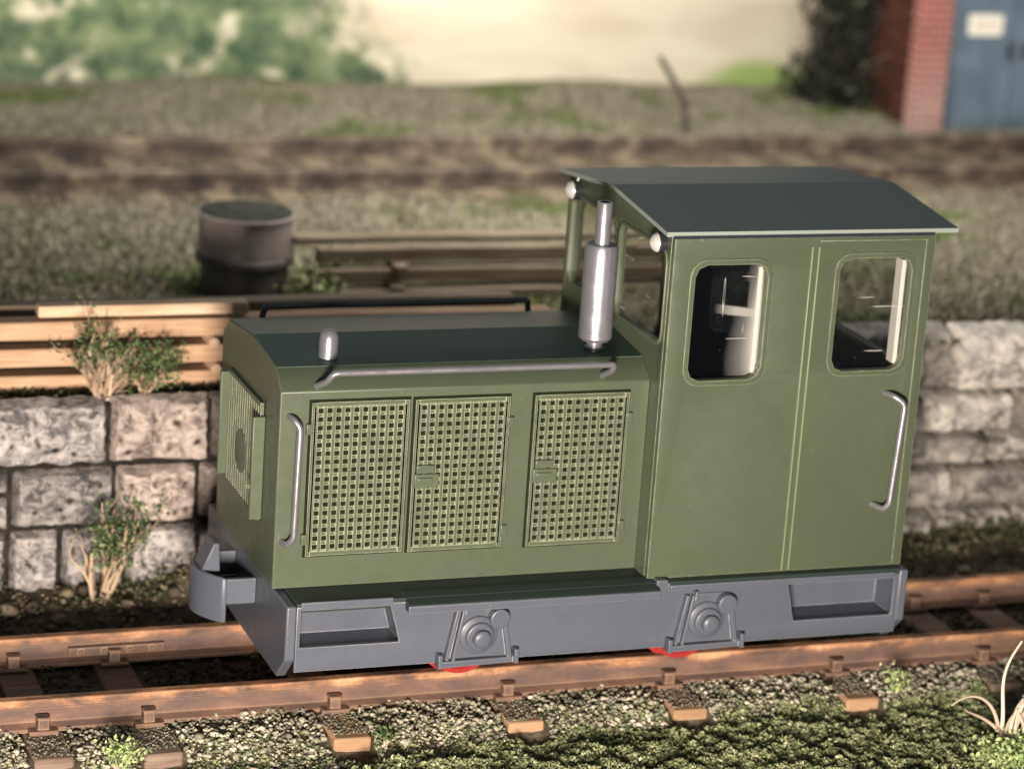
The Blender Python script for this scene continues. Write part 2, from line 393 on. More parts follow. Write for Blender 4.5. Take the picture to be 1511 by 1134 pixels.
# ------------------------------------------------------------------ scatter helpers (one object each, nobody could count them)
def lumps(name, pts, sizes, tints, mat, flat=.75):
    """irregular little stones: jittered octahedra with a subdivided look"""
    base = []
    ico = bmesh.new(); bmesh.ops.create_icosphere(ico, subdivisions=1, radius=1)
    bv = np.array([v.co[:] for v in ico.verts]); bf = np.array([[v.index for v in f.verts] for f in ico.faces]); ico.free()
    N = len(pts); V = np.zeros((N, len(bv), 3))
    for i in range(N):
        q = rng.normal(size=4); q /= np.linalg.norm(q); a, bb, c, d = q
        R = np.array([[1-2*(c*c+d*d), 2*(bb*c-d*a), 2*(bb*d+c*a)], [2*(bb*c+d*a), 1-2*(bb*bb+d*d), 2*(c*d-bb*a)], [2*(bb*d-c*a), 2*(c*d+bb*a), 1-2*(bb*bb+c*c)]])
        sc = rng.uniform(.55, 1.2, 3); jit = rng.uniform(.62, 1.3, (len(bv), 1))
        V[i] = (bv*jit*sc) @ R.T * sizes[i]; V[i, :, 2] *= flat; V[i] += pts[i]
    F = (bf[None] + (np.arange(N)*len(bv))[:, None, None]).reshape(-1, 3)
    return fastmesh(name, V.reshape(-1, 3), F, np.repeat(tints, len(bv)), mat, False)
def fastmesh(name, V, F, T, mat, smooth=False):
    me = bpy.data.meshes.new(name); k = F.shape[1]
    me.vertices.add(len(V)); me.vertices.foreach_set('co', V.astype(np.float32).ravel())
    me.loops.add(F.size); me.loops.foreach_set('vertex_index', F.astype(np.int32).ravel())
    me.polygons.add(len(F)); me.polygons.foreach_set('loop_start', np.arange(0, F.size, k, dtype=np.int32))
    me.update(calc_edges=True); me.validate()
    at = me.attributes.new('tint', 'FLOAT', 'POINT'); at.data.foreach_set('value', T.astype(np.float32))
    me.materials.append(mat); o = bpy.data.objects.new(name, me); COL.objects.link(o); return o
def flakes_data(P, size, tint):
    """little bent leaf quads around points P"""
    N = len(P); a = rng.normal(size=(N, 3)); a /= np.linalg.norm(a, axis=1)[:, None]
    b_ = rng.normal(size=(N, 3)); b_ = np.cross(a, b_); b_ /= np.linalg.norm(b_, axis=1)[:, None]
    s = size[:, None]; c = np.cross(a, b_)
    V = np.stack([P - a*s, P - b_*s*.55 + c*s*.25, P + a*s, P + b_*s*.55 + c*s*.25], 1)
    return V.reshape(-1, 3), np.arange(4*N).reshape(-1, 4), np.repeat(tint, 4)
def blades(name, P, h, wd, lean, tint, mat):
    N = len(P); az = rng.uniform(0, 2*PI, N); d = np.stack([np.cos(az), np.sin(az), np.zeros(N)], 1)
    la = rng.uniform(0, 2*PI, N); l = np.stack([np.cos(la), np.sin(la), np.zeros(N)], 1)*(rng.uniform(0, lean, N)*h)[:, None]
    top = P + l + np.stack([0*h, 0*h, h], 1)
    V = np.stack([P - d*wd, P + d*wd, top], 1).reshape(-1, 3)
    return fastmesh(name, V, np.arange(3*N).reshape(-1, 3), np.repeat(tint, 3), mat)

SLEEPERS = (-2.5, -1.92, -1.32, -.70, .43, 1.53, 2.60, 3.76, 4.82, 5.35, 5.9, 6.6, 7.3, 8.0)
def onsleeper(x, y, lo=-.16, w=.14):
    return lo < y < 1.9 and any(abs(x-q) < w for q in SLEEPERS)
# ballast & pebbles
def grassmask(x, y):      # 1 where the turf in the foreground covers the stones
    return y < -.38 + .34*sm(-.2, 1.6, x) + .09*sm(2.5, 4.5, x) + .13*nz(x, y, 1, 1.6) + .13*nz(x, y, 8, 5)
N = 60000; X = rng.uniform(-2.6, 6.2, N); Y = -1.9 + 2.45*rng.random(N)**.8
P = []; s_ = []; t_ = []
for x, y in zip(X, Y):
    g = grassmask(x, y)
    if g and random.random() > .10: continue
    if onsleeper(x, y):
        if not (onsleeper(x, y, .02, .12) and y < .35 and random.random() < .75): continue
        r = random.uniform(.005, .012); P.append((x, y, -.187 + r*.4)); s_.append(r); t_.append(min(1, max(0, random.gauss(.18, .15)))); continue
    r = random.choice((.005, .006, .008, .010, .012, .015, .020)) * random.uniform(.8, 1.25)
    if random.random() < .02: r *= 1.7
    P.append((x, y, Hn(x, y) + r*.3 + .045*sm(-.2, .2, y)*random.random())); s_.append(r)
    t_.append(min(1, max(0, random.gauss(.45, .24) + .25*nz(x, y, 7, 2.5))))
tag(lumps('ballast', P, s_, np.array(t_), M['pebble']), kind='stuff')
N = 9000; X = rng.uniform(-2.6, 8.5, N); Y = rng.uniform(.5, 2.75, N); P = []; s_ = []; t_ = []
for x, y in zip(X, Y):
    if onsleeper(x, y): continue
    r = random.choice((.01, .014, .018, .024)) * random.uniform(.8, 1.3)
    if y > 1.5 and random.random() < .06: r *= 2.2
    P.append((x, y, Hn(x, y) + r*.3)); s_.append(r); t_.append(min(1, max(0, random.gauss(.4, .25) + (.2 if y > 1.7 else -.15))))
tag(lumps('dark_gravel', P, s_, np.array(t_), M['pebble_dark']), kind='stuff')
# turf in the foreground: crumbly flock
N = 170000; X = rng.uniform(-2.2, 5.6, N); Y = rng.uniform(-1.9, .42, N); P = []; tt = []
for x, y in zip(X, Y):
    g = grassmask(x, y)
    if onsleeper(x, y): continue
    if not g and random.random() > (.15 + .30*(nz(x, y, 12, 2) > .05)): continue
    cl = nz(x, y, 3, 9) + .5*nz(x, y, 6, 20)
    z = Hn(x, y) + (.012 + .022*max(0, cl+.4) if g else .014) * random.random()**.5 + .008
    if g: z += .028*max(-.2, cl)
    P.append((x, y, z)); tt.append(min(1, max(0, random.gauss(.45, .2) + .35*cl)))
P = np.array(P); V, F, T = flakes_data(P, rng.uniform(.008, .019, len(P)), np.array(tt))
tag(fastmesh('turf', V, F, T, M['moss']), kind='stuff')
# olive flock between rails and at the wall foot
N = 26000; X = rng.uniform(-2.6, 9, N); Y = rng.uniform(.4, 2.75, N); P = []; tt = []
for x, y in zip(X, Y):
    if onsleeper(x, y): continue
    q = nz(x, y, 21, 2.2) + (.25 if x > 4.2 else 0) + .25*sm(1.9, 2.5, y)
    if q < .12: continue
    P.append((x, y, Hn(x, y) + random.random()*(.05 + .06*sm(1.6, 2.2, y)))); tt.append(min(1, max(0, random.gauss(.4, .25))))
P = np.array(P); V, F, T = flakes_data(P, rng.uniform(.01, .022, len(P)), np.array(tt))
tag(fastmesh('ground_cover', V, F, T, M['olive']), kind='stuff')
# static grass on the upper level
N = 170000; X = rng.uniform(-2, 14, N); Y = 3.3 + 10.2*rng.random(N)**1.25
keep = (X > -1.6 + .12*(Y-3) - .2) & (X < 6.8 + .75*(Y-3)) & ~((Y > 8.75) & (Y < 10.55) & (rng.random(N) < .86))
X, Y = X[keep], Y[keep]; Z = np.array([Hu(x, y) for x, y in zip(X, Y)])
gm = np.array([nz(x, y*1.7, 31, .75) + .4*nz(x, y, 33, 3) for x, y in zip(X, Y)])
T = np.clip(rng.normal(.42, .2, len(X)), 0, .74); gsel = gm > .24; T[gsel] = rng.uniform(.77, .93, gsel.sum())
tag(blades('static_grass', np.stack([X, Y, Z], 1), rng.uniform(.03, .08, len(X)), .011, 1.3, T, M['blade']), kind='stuff')
# fringe on top of the near wall
N = 9000; X = rng.uniform(-2.2, 9, N); Y = rng.uniform(2.66, 3.0, N); Z = np.array([1.08 + .2*sm(3.2, 5.6, x) for x in X])
P = np.stack([X, Y, Z + rng.random(N)*.05], 1); V, F, T = flakes_data(P, rng.uniform(.012, .025, N), rng.random(N)*.9)
tag(fastmesh('verge', V, F, T, M['olive']), kind='stuff')

# ------------------------------------------------------------------ stone walls
def stone_block(b, x0, x1, z0, z1, y, depth, seed, bulge=.05, rough=.055, nx=None):
    w_, h_ = x1-x0, z1-z0; nx = max(8, int(w_/.016)); nzn = max(8, int(h_/.016)); vs = []
    for j in range(nzn+1):
        for i in range(nx+1):
            u, v = i/nx, j/nzn
            ex, ez = min(u, 1-u)*w_, min(v, 1-v)*h_
            e = min(1, ex/.035)**.5 * min(1, ez/.035)**.5 if ex > 0 and ez > 0 else 0
            wx = .010*nz(v*3, seed, 1, 3) * (1 if 0 < i < nx else 1); wz = .012*nz(u*4, seed, 2, 3)
            X_, Z_ = x0+u*w_ + wx, z0+v*h_ + wz
            n_ = noise.fractal(Vector((X_*4, seed*3.1, Z_*4)), 1, 2, 5)
            r_ = noise.ridged_multi_fractal(Vector((X_*3.2, seed, Z_*3.2)), 1, 2, 4, 1, 2) - 1
            vo = noise.voronoi(Vector((X_*5.5, seed*1.7, Z_*6.5)))[0]; vc = (vo[1]-vo[0])
            yy = y + depth*(1-e) - e*(.055*min(.6, vc) + bulge*(.4+.6*math.sin(PI*min(1,max(0,v)))**.6) + rough*n_ + rough*.55*r_)
            vs.append((X_, yy, Z_))
    fs = [(j*(nx+1)+i, j*(nx+1)+i+1, (j+1)*(nx+1)+i+1, (j+1)*(nx+1)+i) for j in range(nzn) for i in range(nx)]
    b.add(vs, fs, .5 + .5*math.sin(seed*12.9898 + x0*7.1))
b = MB(); g = .020; gray = MB(); warm = MB()
courses = [(.70, 1.14, [-3.2, -1.95, -.50, .17, .95, 2.0, 3.1]), (.285, .68, [-3.2, -2.2, -1.13, -.455, .10, 1.0, 2.1, 3.1]), (-.2, .265, [-3.2, -2.3, -1.14, -.80, -.37, .12, 1.1, 2.0, 3.1])]
for ci, (z0, z1, xs) in enumerate(courses):
    for i in range(len(xs)-1):
        a, c_ = xs[i]+g/2, xs[i+1]-g/2
        tgt = warm if xs[i] > -.55 and ci < 2 else gray
        if ci == 1 and abs(xs[i]+2.2) < .01:
            stone_block(tgt, a, c_, z0+.24, z1, 2.56, .09, i+ci*9.3); stone_block(tgt, a, c_, z0, z0+.21, 2.56, .09, i+ci*9.3+4); continue
        stone_block(tgt, a, c_, z0+random.uniform(0, .012), z1, 2.56, .10, i*1.7+ci*9.3, bulge=random.uniform(.03, .07))
M['mortar'] = soil('dark_joint', (.012, .011, .010), (.03, .027, .022), (.07, .06, .05))
wl = empty('stone_wall', (0, 2.6, -.2))
tag(wl, 'grey squared-block stone wall below the fresh timber stack, left of the locomotive', 'wall')
def child(mb, name, mat, parent, **k):
    o = mb.build(name, mat, parent, **k); o.location = tuple(-c for c in parent.location); return o
child(gray, 'grey_stonework', M['stone'], wl, normals=False); child(warm, 'pale_stonework', M['stone_warm'], wl, normals=False)
c_ = MB(); c_.box(-3.2, 3.1, 2.61, 2.82, -.4, 1.10); child(c_, 'wall_core', M['mortar'], wl)

rw = MB(); random.seed(5)
z = -.3; r_i = 0
while z < 1.30:
    h = random.choice((.25, .29, .33)) ; x = 3.0 + random.uniform(0, .3)
    if z + h > 1.22: h = max(.16, 1.42 - z)
    while x < 9:
        L = random.uniform(.45, 1.0); q_ = random.uniform(-.025, .03); stone_block(rw, x, min(x+L, 9.2), z+q_*.5, z+h-.012, 2.78 + random.uniform(-.05, .03), .14, x*2.3+z*7, bulge=random.uniform(.09, .15), rough=.03); x += L+.02
    z += h; r_i += 1
rwo = empty('layered_stone_wall', (6, 2.8, -.3))
tag(rwo, 'wall of flat rounded layered stones behind the cab end of the locomotive', 'wall')
child(rw, 'stonework', M['stone_right'], rwo, normals=False)
c_ = MB(); c_.box(3.1, 9.2, 2.86, 3.0, -.4, 1.26); child(c_, 'wall_core', M['mortar'], rwo)

# ------------------------------------------------------------------ near railway track
tr = empty('railway_track', (0, .9375, -.2)); tag(tr, 'rusty narrow-gauge track the green locomotive stands on', 'track')
def rail_prof(yc, s=1., zt=0.):
    p = [(-.075, -.185), (.075, -.185), (.075, -.165), (.016, -.14), (.016, -.055), (.036, -.045), (.036, -.006), (.030, 0), (-.030, 0), (-.036, -.006), (-.036, -.045), (-.016, -.055), (-.016, -.14), (-.075, -.165)]
    p = [(a*1.0 if abs(a) != .016 else math.copysign(.027, a), c) for a, c in p]
    return [(yc + a*s, zt + c*s) for a, c in p]
def rail_mesh(yc, x0, x1, s=1., zt=0., n=90, wob=.0):
    b = MB(); pr = rail_prof(yc, s, zt); k = len(pr)
    vs = []
    for i in range(n+1):
        x = x0+(x1-x0)*i/n
        for (y, z_) in pr: vs.append((x, y + wob*nz(x, yc, 2, .8), z_ + wob*.5*nz(x, yc, 6, 1.1)))
    fs = [(i*k+j, i*k+(j+1) % k, (i+1)*k+(j+1) % k, (i+1)*k+j) for i in range(n) for j in range(k)]
    fs += [tuple(range(k)), tuple(range(n*k+k-1, n*k-1, -1))]
    return b.add(vs, fs)
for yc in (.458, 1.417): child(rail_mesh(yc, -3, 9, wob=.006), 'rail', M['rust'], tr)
random.seed(3)
for i, x in enumerate((-2.5, -1.92, -1.32, -.70, .43, 1.53, 2.60, 3.76, 4.82, 5.35, 5.9, 6.6, 7.3, 8.0)):
    w_ = .115; e0 = -.02+random.uniform(-.03, .02)
    b = MB(); zt = -.187
    b.box(x-w_, x+w_, e0, 1.86, zt-.13, zt)
    so = child(b, 'sleeper', M['sleeper_end'] if i in (4, 5, 6, 7) else M['sleeper'], tr, bevel=.018)
    so.rotation_euler.z = random.uniform(-.01, .01)
    for yc in (.458, 1.417):
        for sd in (-1, 1):
            q = MB(); yy = yc + sd*.085
            q.box(x-.085, x+.085, yy-.05, yy+.05, zt+.001, zt+.03); q.box(x-.034, x+.034, yy-.033, yy+.033, zt+.028, zt+.095); q.box(x-.040, x+.040, yy-.036, yy+.036, zt+.093, zt+.106)
            child(q, 'rail_chair', M['rust'], tr, bevel=.008)
b = MB(); b.box(-.98, -.38, 1.35, 1.375, -.13, -.07); b.box(-.98, -.38, 1.455, 1.48, -.13, -.07)
for x in (-.9, -.76, -.6, -.46): b.tube([(x, 1.33, -.1), (x, 1.50, -.1)], .018, 6)
child(b, 'fishplate', M['rust'], tr, bevel=.006)

# ------------------------------------------------------------------ far railway track
M['bed'] = soil('brown_track_bed', (.045, .034, .024), (.10, .078, .055), (.20, .165, .115), .5)
sheet('track_bed', -8, 22, 8.35, 10.95, 200, 24, lambda x, y: Hu(x, y) + .028 - .05*(abs(y-9.65) > 1.2) + .012*nz(x, y, 3, 5), M['bed'])
ft = empty('distant_railway_track', (0, 9.6, 1.05)); tag(ft, 'dull brown track crossing the dry grass far behind the locomotive', 'track')
for yc in (8.95, 10.35): child(rail_mesh(yc, -6, 20, 1.5, 1.25, 30), 'rail', M['rust_far'], ft)
for i in range(34):
    x = -3.2 + i*.62 + random.uniform(-.05, .05)
    if x > 15: break
    b = MB(); b.box(x-.13, x+.13, 8.5+random.uniform(-.1, .1), 10.8, .96, 1.07)
    child(b, 'sleeper', M['timber_old'], ft, bevel=.02)

# ------------------------------------------------------------------ timber stacks
def beam(x0, x1, y0, y1, z0, z1, mat, label, name='timber_beam', group=None, rot=0., skew=0.):
    n = 14; b = MB(); vs = []; sd = random.random()*50
    for i in range(n+1):
        t = i/n; x = x0+(x1-x0)*t
        dy, dz = .012*nz(x, sd, 0, 1.2), .010*nz(x, sd, 4, 1.4)
        for (yy, zz) in ((y0, z0), (y1, z0), (y1, z1), (y0, z1)): vs.append((x-x0, yy-y0+dy, zz-z0+dz+skew*t))
    fs = [(i*4+j, i*4+(j+1) % 4, (i+1)*4+(j+1) % 4, (i+1)*4+j) for i in range(n) for j in range(4)] + [(0, 1, 2, 3), (n*4+3, n*4+2, n*4+1, n*4)]
    b.add(vs, fs); o = b.build(name, mat, bevel=.014); o.location = (x0, y0, z0); o.rotation_euler.z = rot
    return tag(o, label, 'beam', group)
G = 'timbers of the front stack on the wall'
F0 = 1.085
for k, (nm, dx) in enumerate((('bottom', 0), ('middle', .1), ('top', -.08))):
    z0 = F0 + k*.178
    beam(-2.6+dx, 2.75+dx, 2.92, 3.10, z0, z0+.122, M['timber'], f'fresh orange-brown timber in the {nm} row of the front stack above the wall', group=G)
    beam(-2.5-dx, 2.6+dx, 3.30, 3.46, z0, z0+.135, M['timber_old'], f'grey timber at the back of the {nm} row of the front stack', group=G)
beam(-.90, .50, 2.96, 3.10, F0+.497, F0+.575, M['timber_pale'], 'loose pale plank lying on top of the front timber stack behind the dry shrubs', name='plank', group=None, rot=-.02)
sp_n = ('lower', 'upper')
for k in range(2):
    z0 = F0 + .135 + k*.178
    for x, wh in ((.27, 'right end'), (-1.9, 'left end'), (1.9, 'far right end')):
        b = MB(); b.tube([(0, -.08, 0), (0, .66, 0)], .037, 10); o = b.build('spacer_log', M['timber_pale'], bevel=.006); o.location = (x - .02*k, 2.93, z0+.014)
        tag(o, f'short round spacer log, {sp_n[k]} gap, {wh} of the front timber stack', 'log', 'spacer logs in the front stack')
G2 = 'weathered timbers of the rear stack'
for k, nm in enumerate(('bottom', 'middle', 'top')):
    z0 = 1.06 + k*.155
    beam(1.50+.05*k, 5.2, 5.0+.04*k, 5.2, z0, z0+.115, M['timber_old'], f'weathered grey-brown timber in the {nm} row of the rear stack beside the round tank', group=G2)
    for x, wh in ((2.15, 'left'), (4.4, 'right')):
        if k < 2:
            b = MB(); b.box(0, .09, -.06, .3, 0, .046); o = b.build('spacer_block', M['timber_old'], bevel=.008); o.location = (x+.02*k, 5.0, z0+.113)
            tag(o, f'small {wh} spacer block above the {nm} timber of the rear stack', 'block', 'spacer blocks in the rear stack')
beam(1.45, 5.0, 5.22, 5.40, 1.49, 1.54, M['timber_old'], 'thin grey board lying across the top of the rear timber stack', name='board')

# ------------------------------------------------------------------ round tank
tk = empty('round_tank', (1.13, 5.45, 1.02)); tag(tk, 'squat round grey metal tank with a flat dark lid standing in the dry grass', 'tank')
def kid(mb, name, mat, parent, **k): return mb.build(name, mat, parent, **k)
kid(MB().lathe([(.335, -.05), (.335, .33)], (0, 0, 0), n=48), 'lower_drum', M['tin_dark'], tk, bevel=.01)
kid(MB().lathe([(.34, .30), (.378, .305), (.378, .345), (.372, .36)], (0, 0, 0), n=48), 'flange', M['tin_dark'], tk, bevel=.006)
kid(MB().lathe([(.355, .358), (.355, .64), (.368, .645), (.368, .668), (.36, .672)], (0, 0, 0), n=48), 'upper_drum', M['tin'], tk)
kid(MB().lathe([(.352, .66), (.352, .679), (.346, .682)], (0, 0, 0), n=48), 'lid', M['lid'], tk)

# ------------------------------------------------------------------ brick building with blue doors, far right
bd = empty('brick_building', (9.83, 11.3, 1.0)); tag(bd, 'red brick building with blue steel double doors and a white plate at the far right', 'building')
b = MB(); b.box(0, .36, 0, .2, 0, 3.2); kid(b, 'brick_pier', M['brick'], bd, bevel=.01)
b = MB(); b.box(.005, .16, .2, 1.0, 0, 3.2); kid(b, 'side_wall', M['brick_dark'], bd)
b = MB(); b.box(.36, 3.4, .06, .2, 2.6, 3.2); b.box(2.6, 3.4, .02, .2, 0, 2.6); kid(b, 'front_wall', M['brick'], bd)
b = MB(); b.box(-.1, 3.5, -.12, 1.1, 3.2, 3.32); kid(b, 'roof', M['tin_dark'], bd)
for i, x in enumerate((.37, 1.20)):
    b = MB(); b.box(x, x+.81, .10, .16, .03, 2.58)
    dr = kid(b, 'door', M['blue'], bd, bevel=.01)
    h = MB(); hx = x + (.72 if i == 0 else .05); h.box(hx, hx+.05, .055, .098, .86, 1.04); kid(h, 'handle', M['black'], dr, bevel=.01)
b = MB(); b.box(.60, 1.0, .075, .098, 1.10, 1.32); sg = kid(b, 'sign_plate', M['white'], bd, bevel=.006)
b = MB()
for k in range(5): b.box(.66+k*.06, .70+k*.06, .068, .074, 1.19, 1.245)
kid(b, 'lettering', M['faint_ink'], sg)

# ------------------------------------------------------------------ plants
def grow(b, p, d, L, r, depth, tips, spread=.5, wig=.25, n=5, rad=6, kids=(2, 3)):
    pts = [Vector(p)]; dd = Vector(d).normalized(); q = Vector(p)
    for i in range(n):
        dd = (dd + Vector((random.gauss(0, wig), random.gauss(0, wig), random.gauss(0, wig*.6)))*.6).normalized(); q = q + dd*L/n; pts.append(q.copy())
    b.tube(pts, [r*(1-.45*i/n) for i in range(n+1)], rad, random.random())
    tips.append((pts[-1], dd)); tips.append((pts[n//2+1], dd))
    if depth > 0:
        for k in range(random.randint(*kids)):
            s_ = pts[random.randint(max(1, n//2-1), n)]
            nd = (dd + Vector((random.uniform(-1, 1), random.uniform(-1, 1), random.uniform(-.1, .8)))*spread*1.3).normalized()
            grow(b, s_, nd, L*random.uniform(.55, .8), r*.55, depth-1, tips, spread, wig, n, rad, kids)
def shrub(name, label, cat, loc, h, stems, leafn, leaf_mat, twig_mat, leaf_size=(.012, .022), cl=.05, lean=(0, 0), r=.012, depth=2, seed=1, zmin=.35, spread=.5, group=None, leaf_side=None):
    random.seed(seed); root = empty(name, loc); tag(root, label, cat, group); b = MB(); tips = []
    for k in range(stems):
        a = 2*PI*k/stems + random.random()
        d = (math.cos(a)*.35 + lean[0], math.sin(a)*.3 + lean[1], 1)
        grow(b, (math.cos(a)*r*1.3, math.sin(a)*r*1.3, -.04), d, h*random.uniform(.42, .62), r*random.uniform(.7, 1.1), depth, tips, spread)
    b.build('stems', twig_mat, root, smooth=True, normals=False)
    tp = [t for t, _ in tips if t.z > h*zmin and (leaf_side is None or (t.x-leaf_side[0])*leaf_side[1] > 0)]
    if tp and leafn:
        idx = rng.integers(0, len(tp), leafn); P = np.array([tp[i][:] for i in idx]) + rng.normal(size=(leafn, 3))*cl
        P[:, 2] = np.maximum(P[:, 2], .02)
        per = rng.random(len(tp))*.5; T = np.clip(per[idx] + rng.random(leafn)*.6, 0, 1)
        V, F, T = flakes_data(P, rng.uniform(*leaf_size, leafn), T); o = fastmesh('foliage', V, F, T, leaf_mat); o.parent = root
    return root
shrub('dry_shrub', 'twiggy tan dried shrub with green tips before the timbers, left of its pair', 'shrub', (-.52, 2.70, 1.10), .50, 16, 520, M['leaf'], M['twig'], lean=(-.02, -.1), r=.012, depth=3, seed=4, zmin=.62, spread=.30, cl=.028)
shrub('dry_shrub', 'smaller leafier green shrub before the timber stack, beside the twiggy one', 'shrub', (-.24, 2.72, 1.10), .40, 6, 900, M['leaf'], M['twig'], lean=(0, -.1), r=.010, depth=3, seed=9, zmin=.36, spread=.42, cl=.045)
shrub('wall_shrub', 'gnarled shrub with bent tan stems growing at the foot of the grey stone wall', 'shrub', (-.60, 2.28, -.13), .72, 6, 850, M['leaf'], M['twig'], lean=(.06, 0), r=.019, depth=2, seed=12, zmin=.42, spread=.45, cl=.05, leaf_side=(-.08, 1))
shrub('leafy_weed', 'small leafy green weed between the round tank and the rear timber stack', 'plant', (1.60, 5.05, 1.05), .34, 6, 1100, M['moss'], M['twig'], leaf_size=(.02, .035), r=.008, depth=1, seed=21, zmin=.2, cl=.07)
shrub('pale_weed', 'pale green weed with straw-coloured shoots at the bottom left edge of the photo', 'plant', (-.98, -.12, -.2), .17, 5, 380, M['leaf_pale'], M['twig_pale'], leaf_size=(.012, .02), r=.008, depth=1, seed=33, zmin=.3, cl=.035, spread=.8)
shrub('sprouting_weed', 'tiny yellow-green sprig beside the rail, nearest the rear end of the locomotive', 'plant', (4.03, .06, -.19), .22, 4, 160, M['leaf_pale'], M['leaf_pale'], leaf_size=(.010, .016), r=.006, depth=1, seed=41, zmin=.2, cl=.03)
shrub('ballast_sprig', 'little green sprig beside an orange sleeper end in the light pebbles', 'plant', (.62, -.06, -.2), .12, 4, 120, M['leaf'], M['twig_pale'], leaf_size=(.012, .02), r=.006, depth=1, seed=43, zmin=.1, cl=.03)
# uprooted pale plant, lower right corner
random.seed(8); rp = empty('root_tangle', (4.24, -.92, -.16)); tag(rp, 'tangle of pale curling roots and stems in the lower right corner', 'plant')
b = MB()
def curl(p): b.tube([Vector(q) for q in p], [.013*(1-.6*i/(len(p)-1)) for i in range(len(p))], 7, random.random())
def bez(pts, n=14):
    pts = [Vector(p) for p in pts]; o = []
    for i in range(n+1):
        t = i/n; q = pts[:]
        while len(q) > 1: q = [q[k]*(1-t)+q[k+1]*t for k in range(len(q)-1)]
        o.append(q[0])
    return o
curl(bez([(-.02, .02, .10), (-.05, .06, .30), (-.22, .05, .36), (-.36, .02, .27)]))
curl(bez([(0, .02, .05), (.02, 0, .30), (-.06, .1, .38), (.08, .12, .52), (.12, .1, .62)]))
curl(bez([(-.02, -.02, .08), (-.08, .05, .16), (-.2, .02, .20), (-.27, 0, .24)]))
curl(bez([(.06, 0, .02), (.02, 0, .25), (.16, 0, .3), (.24, 0, .5)]))
curl(bez([(.08, 0, .02), (.08, 0, .2), (.2, 0, .25), (.3, 0, .42)]))
for k in range(9):
    x0 = random.uniform(.02, .22); curl(bez([(x0, random.uniform(-.1, .1), 0), (x0+random.uniform(-.05, .05), 0, .14), (x0+random.uniform(-.1, .1), random.uniform(-.1, .1), random.uniform(.2, .34))]))
b.build('stems', M['twig_pale'], rp, normals=False)
n = 1500; P = rng.normal(size=(n, 3))*np.array([.12, .09, .04]) + np.array([.02, -.16, .03]); V, F, T = flakes_data(P, rng.uniform(.012, .022, n), rng.random(n))
o = fastmesh('foliage', V, F, T, M['leaf_pale']); o.parent = rp

# dark bush beside the brick building
random.seed(2); db = empty('dark_bush', (9.55, 12.65, 1.12)); tag(db, 'tall dark evergreen bush against the backdrop, left of the brick building', 'bush')
b = MB(); tips = []
for k in range(4): grow(b, (random.uniform(-.1, .1), 0, -.1), (random.uniform(-.25, .25), 0, 1), .9, .06, 2, tips, .4)
b.build('trunk', M['bark'], db, normals=False)
n = 22000; z_ = rng.random(n)*2.6; wdt = .24 + .13*np.clip(1-z_/.6, 0, 1) + .03*np.sin(z_*5)
P = np.stack([rng.normal(size=n)*.5*wdt*1.25 + .12, rng.normal(size=n)*.5*wdt*1.2, z_], 1)
V, F, T = flakes_data(P, rng.uniform(.03, .07, n), rng.random(n)**2.2); o = fastmesh('crown', V, F, T, M['leaf_dark']); o.parent = db
# leaning post
b = MB(); b.tube([(0, 0, -.1), (-.03, 0, .32), (-.07, 0, .42), (-.36, -.02, .82)], [.035, .033, .032, .03], 8, .4)
o = b.build('bent_post', M['bark']); o.location = (7.18, 11.1, 1.08); tag(o, 'thin dark bent post leaning left in the grass beyond the far track', 'post')

# ------------------------------------------------------------------ THE LOCOMOTIVE
LO = empty('locomotive', (2, .9375, 0)); tag(LO, 'small green narrow-gauge diesel locomotive with grey frame standing on the rusty track', 'locomotive')
def part(mb, name, mat, parent=LO, **k):
    o = mb.build(name, mat, parent, **k)
    if parent is LO: o.location = (-2, -.9375, 0)
    return o
def pplate(name, outer, holes, axis, a, th, mat, parent=LO, **k):
    o = plate(name, outer, holes, axis, a, th, mat, parent, **k)
    if parent is LO: o.location = (-2, -.9375, 0)
    return o
W = 1.875; mir = lambda y: W - y

# buffer beams
bp = [(0, .64), (0, .31), (.17, .15), (W-.17, .15), (W, .31), (W, .64)]
for x0, x1 in ((0, .06), (3.94, 4.0)):
    b = MB().prism(bp, 'x', x0, x1); part(b, 'buffer_beam', M['grey'], bevel=.010)
